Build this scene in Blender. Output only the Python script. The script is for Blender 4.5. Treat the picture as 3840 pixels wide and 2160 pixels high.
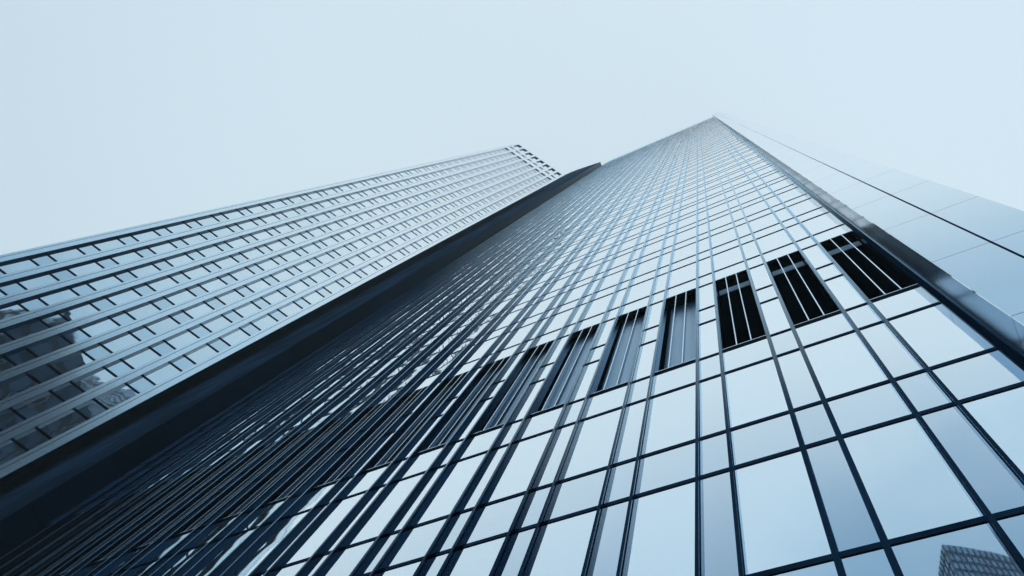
import bpy, math
from mathutils import Vector, Matrix

for o in list(bpy.data.objects):
    bpy.data.objects.remove(o, do_unlink=True)
SC = bpy.context.scene
COL = SC.collection

# ------------------------------------------------------------------ camera
# world axes: X right along the glass facade, Y into the facade, Z up
AX_X = (0.910543, -0.358720, -0.205563)   # X in camera space (x right, y down, z forward)
EYE = 1.6
F_PX = 2931.2
PPX, PPY = 1920.0, 1080.0
def _axes():
    v = Vector((2612.87-PPX, 391.06-PPY, F_PX)).normalized()
    h = -Vector((-6989.6-PPX, 4590.9-PPY, F_PX)).normalized()
    return h, v.cross(h), v
HX, NY, UP = _axes()
cam_d = bpy.data.cameras.new('camera')
cam = bpy.data.objects.new('camera', cam_d)
COL.objects.link(cam)
cam_d.sensor_width = 36.0
cam_d.lens = F_PX/3840.0*36.0
cam_d.clip_start = 0.05
cam_d.clip_end = 6000
right = Vector((HX.x, NY.x, UP.x)); upv = -Vector((HX.y, NY.y, UP.y)); back = -Vector((HX.z, NY.z, UP.z))
cam.matrix_world = Matrix(((right.x, upv.x, back.x, 0), (right.y, upv.y, back.y, 0), (right.z, upv.z, back.z, EYE), (0, 0, 0, 1)))
SC.camera = cam

def project(p):
    d = HX*p[0] + NY*p[1] + UP*(p[2]-EYE)
    if d.z < 0.05:
        return None
    return (d.x/d.z*F_PX+PPX, d.y/d.z*F_PX+PPY)

def seen_area(quad):
    """area in photo pixels of a quad, zero when it lies outside the frame"""
    pts = [project(p) for p in quad]
    if any(p is None for p in pts):
        return 0
    for axis, lo, hi in ((0, 0, 3840), (1, 0, 2160)):       # clip to the frame
        for sgn, lim in ((1, lo), (-1, hi)):
            out = []
            for i, a in enumerate(pts):
                b = pts[(i+1) % len(pts)]
                ia, ib = sgn*(a[axis]-lim) >= 0, sgn*(b[axis]-lim) >= 0
                if ia: out.append(a)
                if ia != ib:
                    t = (lim-a[axis])/(b[axis]-a[axis])
                    out.append((a[0]+t*(b[0]-a[0]), a[1]+t*(b[1]-a[1])))
            pts = out
            if len(pts) < 3:
                return 0
    s = 0
    for i, a in enumerate(pts):
        b = pts[(i+1) % len(pts)]
        s += a[0]*b[1]-b[0]*a[1]
    return abs(s)/2

# ------------------------------------------------------------------ sky, sun, exposure
W = bpy.data.worlds.new('World'); SC.world = W; W.use_nodes = True
nt = W.node_tree; nt.nodes.clear()
SUN_EL, SUN_AZ = math.radians(38), math.radians(-30)
out = nt.nodes.new('ShaderNodeOutputWorld'); bg = nt.nodes.new('ShaderNodeBackground')
sky = nt.nodes.new('ShaderNodeTexSky'); sky.sky_type = 'NISHITA'; sky.sun_disc = False
sky.sun_elevation = SUN_EL; sky.sun_rotation = SUN_AZ; sky.air_density = 1.5; sky.dust_density = 4
tc = nt.nodes.new('ShaderNodeTexCoord')
dot = nt.nodes.new('ShaderNodeVectorMath'); dot.operation = 'DOT_PRODUCT'
dot.inputs[1].default_value = (0.30, -0.85, -0.45)       # the cloud cover thickens towards this side
cl = nt.nodes.new('ShaderNodeTexNoise'); cl.inputs['Scale'].default_value = 4.2; cl.inputs['Detail'].default_value = 5; cl.inputs['Roughness'].default_value = 0.5
mp = nt.nodes.new('ShaderNodeMapping'); mp.inputs['Scale'].default_value = (1, 1, 2.2); mp.inputs['Rotation'].default_value = (0.3, 0.2, 0.4)
nt.links.new(tc.outputs['Generated'], dot.inputs[0]); nt.links.new(tc.outputs['Generated'], mp.inputs['Vector']); nt.links.new(mp.outputs[0], cl.inputs['Vector'])
m1 = nt.nodes.new('ShaderNodeMath'); m1.operation = 'MULTIPLY_ADD'; m1.inputs[1].default_value = 0.52; m1.inputs[2].default_value = -0.26
nt.links.new(cl.outputs['Fac'], m1.inputs[0])
m2 = nt.nodes.new('ShaderNodeMath'); m2.operation = 'ADD'
nt.links.new(dot.outputs['Value'], m2.inputs[0]); nt.links.new(m1.outputs[0], m2.inputs[1])
mr = nt.nodes.new('ShaderNodeMapRange'); mr.inputs['From Min'].default_value = -1; mr.inputs['From Max'].default_value = 1
nt.links.new(m2.outputs[0], mr.inputs['Value'])
ramp = nt.nodes.new('ShaderNodeValToRGB')
SKY = [(0.0, (0.668, 0.802, 0.885)), (0.07, (0.60, 0.755, 0.855)), (0.14, (0.52, 0.695, 0.81)), (0.32, (0.40, 0.585, 0.73)), (0.45, (0.22, 0.39, 0.55)), (0.9, (0.14, 0.26, 0.39))]
el = ramp.color_ramp.elements
while len(el) < len(SKY): el.new(0.5)
for e, (s, c) in zip(el, SKY):
    e.position = (s+1)/2; e.color = (*c, 1)
nt.links.new(mr.outputs[0], ramp.inputs[0])
sk = nt.nodes.new('ShaderNodeMix'); sk.data_type = 'RGBA'; sk.blend_type = 'MULTIPLY'; sk.inputs[0].default_value = 1
sk.inputs[7].default_value = (0.1, 0.1, 0.1, 1)
nt.links.new(sky.outputs[0], sk.inputs[6])
mix = nt.nodes.new('ShaderNodeMix'); mix.data_type = 'RGBA'; mix.inputs[0].default_value = 0.96     # closed cloud deck over the clear sky
nt.links.new(sk.outputs[2], mix.inputs[6]); nt.links.new(ramp.outputs[0], mix.inputs[7])
nt.links.new(mix.outputs[2], bg.inputs['Color']); bg.inputs['Strength'].default_value = 1.47
nt.links.new(bg.outputs[0], out.inputs['Surface'])

sd = bpy.data.lights.new('sun', 'SUN'); sd.energy = 0.6; sd.angle = math.radians(15); sd.color = (0.92, 0.96, 1.0)
sun = bpy.data.objects.new('sun', sd); COL.objects.link(sun)
sdir = Vector((math.sin(SUN_AZ)*math.cos(SUN_EL), math.cos(SUN_AZ)*math.cos(SUN_EL), math.sin(SUN_EL)))
sun.rotation_euler = (-sdir).to_track_quat('-Z', 'Y').to_euler()
SC.view_settings.view_transform = 'Standard'; SC.view_settings.look = 'None'
SC.view_settings.exposure = 0; SC.view_settings.gamma = 1
SC.render.engine = 'CYCLES'
SC.cycles.max_bounces = 10; SC.cycles.glossy_bounces = 8

# ------------------------------------------------------------------ materials
def mat(name, base, metallic=0.0, rough=0.4, ior=1.5, wave=0.0, wscale=0.7, vary=0.0, grime=0.0, rvar=0.0, spec=0.5, edge=None, tint=None, ecol=(0.96, 0.98, 0.99), gloss=False, tilt=0.0):
    m = bpy.data.materials.new(name); m.use_nodes = True
    t = m.node_tree; b = t.nodes['Principled BSDF']; L = t.links.new
    b.inputs['Base Color'].default_value = (*base, 1)
    b.inputs['Metallic'].default_value = metallic
    b.inputs['Roughness'].default_value = rough
    b.inputs['IOR'].default_value = ior
    b.inputs['Specular IOR Level'].default_value = spec
    geo = t.nodes.new('ShaderNodeNewGeometry'); oi = t.nodes.new('ShaderNodeObjectInfo')
    col = None
    if vary or grime:
        add = t.nodes.new('ShaderNodeMath'); add.operation = 'ADD'
        fr = t.nodes.new('ShaderNodeMath'); fr.operation = 'FRACT'
        L(geo.outputs['Random Per Island'], add.inputs[0]); L(oi.outputs['Random'], add.inputs[1]); L(add.outputs[0], fr.inputs[0])
        k = t.nodes.new('ShaderNodeMapRange'); k.inputs['To Min'].default_value = 1-vary; k.inputs['To Max'].default_value = 1+vary*0.6
        L(fr.outputs[0], k.inputs['Value'])
        n = t.nodes.new('ShaderNodeTexNoise'); n.inputs['Scale'].default_value = 1.3; n.inputs['Detail'].default_value = 6
        mpn = t.nodes.new('ShaderNodeMapping'); mpn.inputs['Scale'].default_value = (1.6, 1.6, 0.35)
        L(geo.outputs['Position'], mpn.inputs['Vector']); L(mpn.outputs[0], n.inputs['Vector'])
        g = t.nodes.new('ShaderNodeMapRange'); g.inputs['From Min'].default_value = 0.3; g.inputs['From Max'].default_value = 0.7
        g.inputs['To Min'].default_value = 1-grime; g.inputs['To Max'].default_value = 1.0
        L(n.outputs['Fac'], g.inputs['Value'])
        mu = t.nodes.new('ShaderNodeMath'); mu.operation = 'MULTIPLY'
        L(k.outputs[0], mu.inputs[0]); L(g.outputs[0], mu.inputs[1])
        vm = t.nodes.new('ShaderNodeVectorMath'); vm.operation = 'SCALE'; vm.inputs[0].default_value = base
        L(mu.outputs[0], vm.inputs['Scale']); L(vm.outputs[0], b.inputs['Base Color'])
        if rvar:
            rr = t.nodes.new('ShaderNodeMapRange'); rr.inputs['To Min'].default_value = rough; rr.inputs['To Max'].default_value = rough+rvar
            L(n.outputs['Fac'], rr.inputs['Value']); L(rr.outputs[0], b.inputs['Roughness'])
    if tint:
        b.inputs['Specular Tint'].default_value = (*tint, 1)
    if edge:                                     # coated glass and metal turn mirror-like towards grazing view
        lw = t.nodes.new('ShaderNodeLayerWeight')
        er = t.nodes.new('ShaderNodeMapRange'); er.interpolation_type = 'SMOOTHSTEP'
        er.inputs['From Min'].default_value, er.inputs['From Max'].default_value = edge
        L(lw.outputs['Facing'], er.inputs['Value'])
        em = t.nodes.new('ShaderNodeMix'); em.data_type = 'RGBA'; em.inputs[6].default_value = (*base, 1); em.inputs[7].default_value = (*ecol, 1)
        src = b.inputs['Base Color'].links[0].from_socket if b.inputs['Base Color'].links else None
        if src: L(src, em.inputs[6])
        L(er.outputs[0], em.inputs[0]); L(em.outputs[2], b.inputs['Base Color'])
    if wave:
        w = t.nodes.new('ShaderNodeTexNoise'); w.inputs['Scale'].default_value = wscale; w.inputs['Detail'].default_value = 1.5
        L(geo.outputs['Position'], w.inputs['Vector'])
        bp = t.nodes.new('ShaderNodeBump'); bp.inputs['Strength'].default_value = 1.0; bp.inputs['Distance'].default_value = wave
        L(w.outputs['Fac'], bp.inputs['Height']); L(bp.outputs[0], b.inputs['Normal'])
        if tilt:                                 # every pane hangs a hair out of true
            sm = t.nodes.new('ShaderNodeMath'); sm.operation = 'ADD'
            L(geo.outputs['Random Per Island'], sm.inputs[0]); L(oi.outputs['Random'], sm.inputs[1])
            wn = t.nodes.new('ShaderNodeTexWhiteNoise'); wn.noise_dimensions = '1D'; L(sm.outputs[0], wn.inputs['W'])
            v1 = t.nodes.new('ShaderNodeVectorMath'); v1.operation = 'SUBTRACT'; v1.inputs[1].default_value = (0.5, 0.5, 0.5)
            L(wn.outputs['Color'], v1.inputs[0])
            v2 = t.nodes.new('ShaderNodeVectorMath'); v2.operation = 'MULTIPLY_ADD'; v2.inputs[1].default_value = (tilt, tilt, tilt*0.6)
            L(v1.outputs[0], v2.inputs[0]); L(geo.outputs['Normal'], v2.inputs[2])
            v3 = t.nodes.new('ShaderNodeVectorMath'); v3.operation = 'NORMALIZE'
            L(v2.outputs[0], v3.inputs[0]); L(v3.outputs[0], bp.inputs['Normal'])
    if gloss:                                    # anodised coat: its tinted reflectance comes from the curve above alone
        gb = t.nodes.new('ShaderNodeBsdfAnisotropic'); gb.inputs['Roughness'].default_value = rough
        L(b.inputs['Base Color'].links[0].from_socket, gb.inputs['Color'])
        L(gb.outputs[0], t.nodes['Material Output'].inputs['Surface'])
    return m

M = {}
BLUE = (0.45, 0.72, 1.0)
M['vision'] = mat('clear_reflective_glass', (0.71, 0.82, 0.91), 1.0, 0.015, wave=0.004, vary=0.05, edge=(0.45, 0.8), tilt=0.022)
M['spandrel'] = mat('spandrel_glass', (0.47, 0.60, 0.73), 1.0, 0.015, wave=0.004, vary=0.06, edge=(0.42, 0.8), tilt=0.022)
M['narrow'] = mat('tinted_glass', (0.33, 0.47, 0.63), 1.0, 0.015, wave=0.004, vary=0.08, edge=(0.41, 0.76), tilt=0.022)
M['narrow_spandrel'] = mat('tinted_spandrel_glass', (0.40, 0.54, 0.68), 1.0, 0.015, wave=0.004, vary=0.06, edge=(0.42, 0.82), tilt=0.022)
M['louvre_glass'] = mat('plant_louvre', (0.48, 0.60, 0.69), 0.8, 0.25, vary=0.15, edge=(0.72, 0.96))
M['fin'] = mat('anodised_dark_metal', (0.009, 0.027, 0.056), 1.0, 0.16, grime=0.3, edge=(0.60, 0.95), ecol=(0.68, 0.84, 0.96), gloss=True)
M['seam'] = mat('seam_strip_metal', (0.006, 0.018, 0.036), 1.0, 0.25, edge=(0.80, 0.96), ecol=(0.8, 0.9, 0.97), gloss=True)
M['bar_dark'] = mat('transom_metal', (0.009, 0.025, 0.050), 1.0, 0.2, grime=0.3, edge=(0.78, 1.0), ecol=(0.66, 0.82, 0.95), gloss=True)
M['black'] = mat('black_void', (0.0015, 0.004, 0.008), 0.0, 0.8, spec=0.0)
M['bar'] = mat('pale_aluminium_bar', (0.66, 0.80, 0.92), 0.95, 0.18)
M['strip'] = mat('pale_glass_shine', (0.50, 0.70, 0.86), 0.0, 0.6)  # pale colour stands in for the sky shine on the vent's top glass
M['ventglass'] = mat('vent_glass', (0.34, 0.48, 0.62), 1.0, 0.04, wave=0.004)
M['vent_sky_pane'] = mat('vent_sky_pane', (0.32, 0.51, 0.70), 0.55, 0.3)  # satin blue puts the mirrored sky into the inner pane's colour
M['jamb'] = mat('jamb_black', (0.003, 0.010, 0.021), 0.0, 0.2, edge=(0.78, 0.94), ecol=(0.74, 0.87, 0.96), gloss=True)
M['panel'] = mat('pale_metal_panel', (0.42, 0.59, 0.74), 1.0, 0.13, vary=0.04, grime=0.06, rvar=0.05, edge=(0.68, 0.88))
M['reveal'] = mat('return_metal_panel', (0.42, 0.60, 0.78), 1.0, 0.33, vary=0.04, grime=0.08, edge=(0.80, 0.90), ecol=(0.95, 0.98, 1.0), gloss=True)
M['joint'] = mat('joint_dark', (0.006, 0.014, 0.026), 0.0, 0.6, tint=BLUE)
M['clad'] = mat('dark_polished_cladding', (0.002, 0.012, 0.028), 0.0, 0.3, ior=1.3, vary=0.3, spec=0.04, tint=BLUE)
M['cladface'] = mat('dark_reflection_panel', (0.045, 0.088, 0.150), 0.0, 0.6, vary=0.45, grime=0.35, spec=0.0)  # matte dark mottling paints the neighbour's reflection in the glass face
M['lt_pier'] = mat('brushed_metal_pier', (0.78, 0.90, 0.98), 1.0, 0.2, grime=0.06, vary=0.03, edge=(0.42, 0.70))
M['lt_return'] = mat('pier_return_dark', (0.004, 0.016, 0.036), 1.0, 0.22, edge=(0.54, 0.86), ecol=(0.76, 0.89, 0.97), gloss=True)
M['lt_vision'] = mat('pale_window_glass', (0.84, 0.90, 0.94), 1.0, 0.02, wave=0.0055, wscale=0.9, vary=0.05, edge=(0.40, 0.66), tilt=0.014)
M['lt_spandrel'] = mat('pale_spandrel_glass', (0.66, 0.77, 0.85), 1.0, 0.04, wave=0.0055, wscale=0.9, vary=0.05, edge=(0.42, 0.74), tilt=0.014)
M['lt_screen'] = mat('pale_roof_screen', (0.80, 0.87, 0.91), 0.9, 0.2, edge=(0.5, 0.85))
M['lt_side'] = mat('dark_side_wall', (0.010, 0.018, 0.030), 0.0, 0.4, grime=0.3, tint=BLUE)
M['pave'] = mat('paving_stone', (0.05, 0.075, 0.11), 0.0, 0.8, grime=0.4)
M['opp_wall'] = mat('slate_wall', (0.028, 0.05, 0.08), 0.0, 0.6, grime=0.3)
M['opp_glass'] = mat('opposite_window_glass', (0.16, 0.25, 0.35), 0.8, 0.15, vary=0.4)
M['opp_dark'] = mat('charcoal_wall', (0.005, 0.015, 0.030), 0.0, 0.7, grime=0.3, spec=0.15, tint=BLUE)
M['opp_line'] = mat('grey_frame_metal', (0.10, 0.16, 0.22), 0.0, 0.5)
M['opp_dark_glass'] = mat('dark_block_glass', (0.025, 0.060, 0.110), 0.6, 0.2, vary=0.5)

# ------------------------------------------------------------------ helpers
class MB:
    """collects boxes and prisms, links them as ONE mesh object"""
    def __init__(s, ox=(0, 0), ax=(1, 0), ay=(0, 1)):
        s.v, s.f, s.mi, s.mats = [], [], [], []
        s.o, s.ax, s.ay = ox, ax, ay
    def pt(s, x, y, z):
        return (s.o[0]+s.ax[0]*x+s.ay[0]*y, s.o[1]+s.ax[1]*x+s.ay[1]*y, z)
    def slot(s, m):
        if m not in s.mats: s.mats.append(m)
        return s.mats.index(m)
    def box(s, x0, x1, y0, y1, z0, z1, m, skip=()):
        b = len(s.v); k = s.slot(m)
        s.v += [s.pt(x, y, z) for z in (z0, z1) for x, y in ((x0, y0), (x1, y0), (x1, y1), (x0, y1))]
        F = {'bottom': (0, 3, 2, 1), 'top': (4, 5, 6, 7), 'front': (0, 1, 5, 4), 'right': (1, 2, 6, 5), 'back': (2, 3, 7, 6), 'left': (3, 0, 4, 7)}
        for n, f in F.items():
            if n not in skip:
                s.f.append(tuple(b+i for i in f)); s.mi.append(k)
    def slab(s, x0, x1, y0, y1, z0, zl, zr, m):
        b = len(s.v); s.box(x0, x1, y0, y1, z0, zl, m)
        for i in (5, 6):
            x, y, z = s.v[b+i]; s.v[b+i] = (x, y, zr)
    def prism(s, poly, z0, z1, m):
        b = len(s.v); k = s.slot(m); n = len(poly)
        s.v += [s.pt(x, y, z0) for x, y in poly]+[s.pt(x, y, z1) for x, y in poly]
        s.f.append(tuple(b+i for i in reversed(range(n)))); s.mi.append(k)
        s.f.append(tuple(b+n+i for i in range(n))); s.mi.append(k)
        for i in range(n):
            j = (i+1) % n
            s.f.append((b+i, b+j, b+n+j, b+n+i)); s.mi.append(k)
    def build(s, name, parent=None):
        me = bpy.data.meshes.new(name); me.from_pydata(s.v, [], s.f)
        for m in s.mats: me.materials.append(M[m])
        me.polygons.foreach_set('material_index', s.mi); me.update()
        o = bpy.data.objects.new(name, me); COL.objects.link(o)
        if parent: o.parent = parent
        return o

def thing(name, label, cat):
    o = bpy.data.objects.new(name, None); COL.objects.link(o)
    o['label'] = label; o['category'] = cat
    o.empty_display_size = 2
    return o

def keep_hundred(items, limit=100):
    """items: (area, payload) -> the hundred largest in the picture, and the rest"""
    items = sorted(items, key=lambda a: -a[0])
    return [p for a, p in items[:limit] if a > 0], [p for a, p in items[:limit] if a <= 0]+[p for a, p in items[limit:]]

# ------------------------------------------------------------------ ground
g = MB(); g.box(-1500, 1500, -1500, 1500, -0.5, 0, 'pave')
go = g.build('ground'); go['kind'] = 'structure'

# ------------------------------------------------------------------ the glass tower
D = 4.5
P = 0.3053*D
WIDE = P*2/3
XA = lambda k: -1.4976*D+k*P            # mullion at the left of wide bay k
KS = list(range(-14, 7))
XL, XR = -5.833*D, XA(6)+WIDE           # left end, right end of the glazing
ST = 0.8348*D; SP = 0.2785*D
ZL = lambda j: EYE+2.1724*D+j*ST        # underside of the spandrel of storey j
ZH = lambda j: ZL(j)+SP
J0, J1, JP = -3, 54, 51                 # storeys; plant floors from JP on
ROOF = ZL(J1)
MW, MD = 0.072, 0.086                   # mullion width and depth
TH, TD = 0.095, 0.012                   # transom height and depth
PYL = 3.4875                            # front of the dark left pylon
PYR = D*(1-0.1226)                      # front of the pale right pylon
XP0, XP1 = 0.5634*D, 4.37

tower = thing('glass_tower', 'tall glass tower with dark mullion grid, slot vents and pale metal corner pylon', 'skyscraper')

b = MB()
b.box(XL+0.05, XR+0.1, D+0.52, 34, 0, ROOF-0.3, 'joint')
b.build('core_wall', tower)

# panes
panes = []
for k in KS:
    for wide in (True, False):
        if wide: x0, x1 = XA(k), XA(k)+WIDE
        else:
            if k == 6: continue
            x0, x1 = XA(k)+WIDE, XA(k+1)
        a, c = x0+MW/2-0.012, x1-MW/2+0.012
        for j in range(J0, J1):
            for vis in (False, True):
                z0, z1 = (ZH(j), ZL(j+1)) if vis else (ZL(j), ZH(j))
                if wide and ((j == 2) or (j == 1 and vis)): continue       # the slot vents
                if j >= JP: m = 'louvre_glass'
                elif wide: m = 'vision' if vis else 'spandrel'
                else: m = 'narrow' if vis else 'narrow_spandrel'
                z0 += TH/2-0.012; z1 -= TH/2-0.012
                ar = seen_area([(a, D, z0), (c, D, z0), (c, D, z1), (a, D, z1)])
                panes.append((ar, (a, c, z0, z1, m)))
# leftmost sliver beside the dark pylon
for j in range(J0, J1):
    panes.append((0, (XL, XA(-14)-MW/2+0.012, ZL(j)+TH/2, ZL(j+1)-TH/2, 'narrow')))
big, rest = keep_hundred(panes)
for a, c, z0, z1, m in big:
    q = MB(); q.box(a, c, D, D+0.03, z0, z1, m); q.build('window_pane', tower)
q = MB()
for a, c, z0, z1, m in rest: q.box(a, c, D, D+0.03, z0, z1, m)
r = q.build('window_pane', tower); r['kind'] = 'stuff'

# mullions
def mullion(x, w=MW):
    q = MB()
    q.box(x-w/2, x+w/2, D-0.045, D+0.10, 0.0, ROOF+0.4, 'fin')
    q.box(x-w*0.32, x+w*0.32, D-MD, D-0.045, 0.0, ROOF+0.4, 'fin', skip=('back',))
    return q.build('mullion', tower)
for k in KS:
    mullion(XA(k)); 
    if k < 6: mullion(XA(k)+WIDE)

# transoms: one bar per level, broken where the slot vents sit
def transom_spans(broken):
    xs = []
    for k in KS:
        if not broken: xs.append((XA(k)+MW/2, XA(k)+WIDE-MW/2))
        if k < 6: xs.append((XA(k)+WIDE+MW/2, XA(k+1)-MW/2))
    return xs
def transom_boxes(q, xs, z):
    for a, c in xs:
        q.box(a, c, D-TD, D+0.08, z-TH/2, z+TH/2, 'bar_dark')
sc = []
def rate(xs, z): return sum(seen_area([(a, D, z-TH/2), (c, D, z-TH/2), (c, D, z+TH/2), (a, D, z+TH/2)]) for a, c in xs)
for j in range(J0, JP+1):
    for z in ((ZL(j), ZH(j)) if j < JP else (ZL(j),)):
        xs = transom_spans(j == 2)
        if j == 2: sc += [(rate([x], z), ([x], z)) for x in xs]      # short lengths between the slot vents
        else: sc.append((rate(xs, z), (xs, z)))
big, rest = keep_hundred(sc)
for xs, z in big:
    q = MB(); transom_boxes(q, xs, z); q.build('transom', tower)
q = MB()
for xs, z in rest: transom_boxes(q, xs, z)
r = q.build('transom', tower); r['kind'] = 'stuff'

# slot vents
VD = 0.34
for k in KS:
    x0, x1 = XA(k)+MW/2, XA(k)+WIDE-MW/2
    z0, z1 = ZH(1)+TH/2, ZL(3)-TH/2
    q = MB()
    q.box(x0-0.02, x0, D+0.101, D+VD+0.1, z0, z1, 'black'); q.box(x1, x1+0.02, D+0.101, D+VD+0.1, z0, z1, 'black')
    q.box(x0, x1, D+0.081, D+VD+0.1, z1, z1+0.03, 'black'); q.box(x0, x1, D+0.081, D+VD+0.1, z0-0.03, z0, 'black')
    q.box(x0, x1, D+VD+0.04, D+VD+0.1, z0, z1, 'black')
    v = q.build('slot_vent', tower)
    q = MB(); yb = D+VD if k >= 4 else (D+0.28 if k == 3 else D+0.20)
    q.box(x0+0.02, x1-0.02, yb, yb+0.03, z0+0.02, z1-0.02, 'ventglass' if k >= 4 else 'vent_sky_pane'); q.build('inner_pane', v)
    if k >= 4:
        q = MB(); q.box(x0+0.01, x1-0.01, D+VD-0.05, D+VD-0.01, z0+0.01, z0+(z1-z0)*0.975, 'black')
        q.build('blank_panel', v)
        q = MB(); q.box(x0+0.03, x1-0.03, D+0.13, D+0.15, z0+(z1-z0)*0.825, z0+(z1-z0)*0.90, 'strip')
        q.build('pane_shine_strip', v)
    for i in (1, 2):
        xb = x0+(x1-x0)*i/3
        q = MB(); q.box(xb-0.011, xb+0.011, D-0.035, D+0.045, z0-0.0, z1+0.0, 'bar'); q.build('vent_bar', v)
    q = MB(); q.box(x0, x1, D-0.03, D+0.02, z0, z0+0.022, 'bar'); q.build('sill_strip', v)

# right jamb and pale corner pylon
q = MB()
q.box(XR-0.03, XR+0.03, D-0.02, D+0.12, 0, ROOF+0.4, 'jamb')
q.box(XR+0.03, XP0, D+0.002, D+0.12, 0, ROOF+0.4, 'jamb')
q.box(XP0-0.022, XP0-0.002, D-0.015, D+0.02, 0, ROOF+0.4, 'fin')
q.build('edge_frame', tower)
q = MB(); q.box(XP0+0.035, XP1-0.035, PYR+0.035, 20, 0, ROOF+0.2, 'joint'); q.build('corner_core', tower)
PZ, PS = 12.05, 3.45
SEAM = 0.8745*PYR
G = 0.008
q = MB(); q.box(SEAM-0.02, SEAM+0.02, PYR-0.014, PYR+0.034, 0, ROOF+0.25, 'seam'); q.build('seam_strip', tower)
pan = []
for i in range(-4, 60):
    z0, z1 = PZ+(i-1)*PS+G, min(PZ+i*PS-G, ROOF+0.3)
    if z1 < 0.5 or z1 <= z0: continue
    z0 = max(z0, 0.02)
    pan.append((seen_area([(XP0, PYR, z0), (XP0, D, z0), (XP0, D, z1), (XP0, PYR, z1)]), (XP0, XP0+0.03, PYR+0.002, D-0.001, z0, z1, 'reveal')))
    for a, c in ((XP0+0.0, SEAM-0.022), (SEAM+0.022, XP1)):
        pan.append((seen_area([(a, PYR, z0), (c, PYR, z0), (c, PYR, z1), (a, PYR, z1)]), (a, c, PYR-0.03, PYR, z0, z1, 'panel')))
    pan.append((0, (XP1-0.03, XP1, PYR+0.002, 20, z0, z1, 'panel')))
big, rest = keep_hundred(pan)
for t in big:
    q = MB(); q.box(*t); q.build('cladding_panel', tower)
q = MB()
for t in rest: q.box(*t)
r = q.build('cladding_panel', tower); r['kind'] = 'stuff'

# dark pylon at the left end: polished return and glass face with its dark reflection painted in
XE = XL-40  # unseen far end, lengthened to shut the sun out of the gap
def crown(x):                           # its top edge sweeps down towards the glass
    pts = [(XE, 232), (-39.0, 232), (-36.8, 228), (-34.4, 220.5), (-30.6, 209.5), (XL, 197)]
    for (a, za), (c, zc) in zip(pts, pts[1:]):
        if x <= c+1e-6: return za+(zc-za)*(x-a)/(c-a)
    return pts[-1][1]
NCOL = 30
CW = (XL-XE)/NCOL
q = MB()
for i in range(NCOL):
    a, c = XE+i*CW, XE+(i+1)*CW
    q.slab(a, min(c, XL-0.03), PYL+0.03, D+0.6, 0, crown(a)-0.1, crown(c)-0.1, 'joint')
q.build('pylon_core', tower)
q = MB(); j = J0
while ZL(j) < 197:
    q.box(XL-0.03, XL, PYL+0.002, D+0.1, max(0.02, ZL(j)+0.008), min(ZL(j+1), 197)-0.008, 'clad'); j += 1
q.build('pylon_return', tower)
q = MB()
for i in range(NCOL):
    a, c = XE+i*CW+0.008, XE+(i+1)*CW-0.008
    j = J0
    while ZL(j) < max(crown(a), crown(c)):
        lo = max(0.02, ZL(j)+0.010)
        zl, zr = (min(ZL(j+1)-0.010, crown(x)) for x in (a, c))
        if min(zl, zr) > lo: q.slab(a, c, PYL-0.03, PYL, lo, zl, zr, 'cladface')
        j += 1
q.build('pylon_face', tower)

# ------------------------------------------------------------------ the panelled tower at the left
DL = 28.68
MN = (-0.84266, 0.53845); UU = (0.53845, 0.84266)     # away from the street, along the facade
ORG = (MN[0]*DL, MN[1]*DL)
def LB(): return MB(ORG, UU, MN)
S0, SPER = -0.9706*DL, 0.0539*DL
PL, PR = 0.0065*DL, 0.0125*DL           # pier to the left and right of its seam
REC = 0.0066*DL
NP = 9
ZT = lambda k: EYE+1.3457*DL+k*ST
NAR = 0.0475*DL
K0, K1 = -10, 33
ZTOP = 1.6+6.14*DL; ZS = ZT(K1)
Z_A, Z_B, Z_C, Z_E = EYE+5.775*DL, EYE+5.830*DL, EYE+5.905*DL, EYE+6.105*DL
panel_tower = thing('panelled_tower', 'slender tower of pale metal piers and ribbon windows with square openings along its roof screen', 'skyscraper')
def lt_world(x, y, z): return (ORG[0]+UU[0]*x+MN[0]*y, ORG[1]+UU[1]*x+MN[1]*y, z)

# piers: two pale panels either side of a dark seam, jointed every few storeys
for i in range(NP):
    s = S0+i*SPER
    q = LB()
    q.box(s-PL+0.01, s+PR-0.01, 0.02, REC+0.06, 0, ZS, 'joint')
    k = K0
    while k < K1:
        z0, z1 = ZT(k)+0.004, min(ZT(k+3), ZT(K1))-0.004
        q.box(s-PL, s-0.016, 0, REC-0.0, z0, z1, 'lt_pier')
        q.box(s+0.016, s+PR, 0, REC-0.0, z0, z1, 'lt_pier')
        k += 3
    # dark return facing the street corner
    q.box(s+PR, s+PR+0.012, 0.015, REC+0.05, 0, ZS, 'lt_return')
    q.build('pier', panel_tower)

# windows and their transoms
panes, bars = [], []
for i in range(NP-1):
    a, c = S0+i*SPER+PR+0.012, S0+(i+1)*SPER-PL
    for k in range(K0, K1):
        for vis in (False, True):
            z0, z1 = (ZT(k)+NAR, ZT(k+1)) if vis else (ZT(k), ZT(k)+NAR)
            qd = [lt_world(a, REC, z0), lt_world(c, REC, z0), lt_world(c, REC, z1), lt_world(a, REC, z1)]
            panes.append((seen_area(qd), (a, c, z0+0.03, z1-0.03, 'lt_vision' if vis else 'lt_spandrel')))
            bars.append((seen_area([(p[0], p[1], z0+d) for p, d in zip(qd, (-.05, -.05, .05, .05))]), (a, c, z0)))
big, rest = keep_hundred(panes)
for a, c, z0, z1, m in big:
    q = LB(); q.box(a, c, REC, REC+0.03, z0, z1, m); q.build('window_pane', panel_tower)
q = LB()
for a, c, z0, z1, m in rest: q.box(a, c, REC, REC+0.03, z0, z1, m)
r = q.build('window_pane', panel_tower); r['kind'] = 'stuff'
big, rest = keep_hundred(bars)
def bar(q, a, c, z): q.box(a, c-0.09, REC-0.045, REC+0.05, z-0.05, z+0.05, 'fin')
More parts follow.
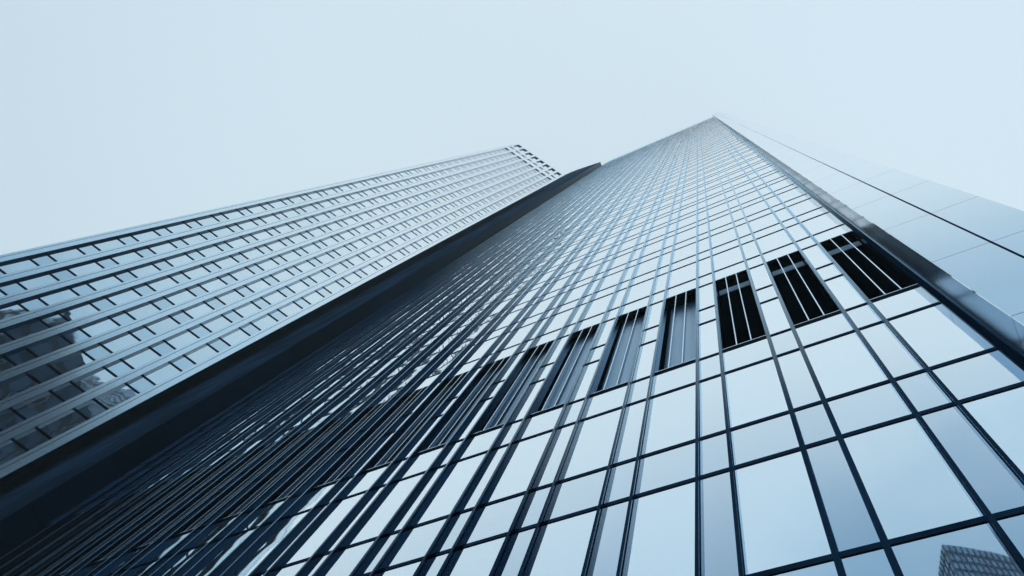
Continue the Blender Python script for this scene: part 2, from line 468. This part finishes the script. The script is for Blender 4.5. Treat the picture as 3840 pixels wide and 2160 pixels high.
for t in big:
    q = LB(); bar(q, *t); q.build('transom', panel_tower)
q = LB()
for t in rest: bar(q, *t)
r = q.build('transom', panel_tower); r['kind'] = 'stuff'

# roof screen with square openings above a row of low slots
SD = 0.55
q = LB()
xa, xb = S0-PL, S0+(NP-1)*SPER+PR
for z0, z1 in ((ZS, Z_A), (Z_B, Z_C), (Z_E, ZTOP)):
    q.box(xa, xb, 0, SD, z0, z1, 'lt_screen')
for z0, z1 in ((Z_A, Z_B), (Z_C, Z_E)):
    for i in range(NP):
        s = S0+i*SPER
        q.box(s-PL, s+PR, 0, SD, z0, z1, 'lt_screen')
q.build('roof_screen', panel_tower)
A = (S0+(NP-1)*SPER+PR, 0.06); B = (S0-PL, 0.06)
# the body: front follows the window plane, flank runs back close to the dark pylon
def loc(X, Y):
    dx, dy = X-ORG[0], Y-ORG[1]
    return (dx*UU[0]+dy*UU[1], dx*MN[0]+dy*MN[1])
q = LB()
q.prism([(B[0], REC+0.07), (A[0]-0.02, REC+0.07), loc(-50, 3.05), loc(-53, -1.0)], 0, ZS-0.2, 'lt_side')
q.build('side_wall', panel_tower)

# ------------------------------------------------------------------ the two buildings across the street, seen in the glass
def grid_block(name, label, poly, h, nfl, wallm, glassm, linem, bay):
    t = thing(name, label, 'office building')
    q = MB(); q.prism(poly, 0, h, wallm); q.build('wall', t)
    qs = MB(); ql = MB(); n = len(poly)
    fl = h/nfl
    for i in range(n):
        (x0, y0), (x1, y1) = poly[i], poly[(i+1) % n]
        L = math.hypot(x1-x0, y1-y0)
        ux, uy = (x1-x0)/L, (y1-y0)/L
        qs.o = ql.o = (x0, y0); qs.ax = ql.ax = (ux, uy); qs.ay = ql.ay = (uy, -ux)
        nb = max(1, round(L/bay)); w = L/nb
        for b_ in range(nb):
            for f_ in range(nfl):
                qs.box(b_*w+0.18*w, (b_+1)*w-0.12*w, 0.0, 0.06, f_*fl+0.28*fl, (f_+1)*fl-0.1*fl, glassm)
            ql.box(b_*w-0.04, b_*w+0.04, 0.0, 0.2, 0.5, h-0.3, linem)
    qs.build('window_band', t); ql.build('facade_rib', t)
    return t
cx, cy = 0.1298*80, 9-80.0
import itertools
e1 = (-0.4275, -0.904); e2 = (0.9084, -0.418)
def arc(x, y, d, turn, n, step):
    pts = []; a = math.atan2(d[1], d[0])
    for i in range(n):
        x += math.cos(a)*step; y += math.sin(a)*step; pts.append((x, y)); a += turn
    return pts
far = arc(cx, cy, e2, -0.10, 7, 4.2)
p1 = (cx+e1[0]*30, cy+e1[1]*30)
poly = [(cx, cy)]+[p1]+[(far[-1][0]+e1[0]*8, far[-1][1]+e1[1]*8)]+list(reversed(far))
grid_block('office_building', 'slate office tower with a curved front across the street, mirrored at the lower right', poly, 1.6+1.569*80, 58, 'opp_wall', 'opp_glass', 'opp_line', 0.85)

# directions mirrored in the panelled tower's windows
H2 = 78.0
def mirror_lt(px, py, zz):
    d = Vector((px-PPX, py-PPY, F_PX)); d = Vector((d.dot(HX), d.dot(NY), d.dot(UP)))
    V = d*((zz-EYE)/d.z)
    off = V.x*MN[0]+V.y*MN[1]-(DL+REC)
    return (V.x-2*off*MN[0], V.y-2*off*MN[1])
q1 = mirror_lt(262, 1165, H2); q2 = mirror_lt(345, 1560, H2)
dv = Vector((q2[0]-q1[0], q2[1]-q1[1])).normalized()
away = Vector((dv.y, -dv.x))
if away.dot(Vector(q1)) < 0: away = -away
q3 = Vector(q2)+dv*2.5
poly2 = [q1, tuple(q3), tuple(q3+away*25), tuple(Vector(q1)+away*25)]
ar = sum(poly2[i][0]*poly2[(i+1) % 4][1]-poly2[(i+1) % 4][0]*poly2[i][1] for i in range(4))
if ar < 0: poly2.reverse()
print('opposite block', [tuple(round(c, 1) for c in p) for p in poly2])
grid_block('office_building', 'charcoal office block across the street, mirrored in the lowest ribbon windows at the left', poly2, H2, 21, 'opp_dark', 'opp_dark_glass', 'opp_line', 2.4)

# ------------------------------------------------------------------ thin haze in the air
HZ = 0.0022
q = MB(); q.box(-260, 260, -260, 260, -1.5, ROOF+6, 'pave')
hz = q.build('haze'); hz['kind'] = 'stuff'; hz.data.materials.clear()
hm = bpy.data.materials.new('haze_air'); hm.use_nodes = True
hm.node_tree.nodes.remove(hm.node_tree.nodes['Principled BSDF'])
vol = hm.node_tree.nodes.new('ShaderNodeVolumePrincipled')
vol.inputs['Color'].default_value = (0.80, 0.945, 1.0, 1); vol.inputs['Density'].default_value = HZ
hm.node_tree.links.new(vol.outputs[0], hm.node_tree.nodes['Material Output'].inputs['Volume'])
hz.data.materials.append(hm)
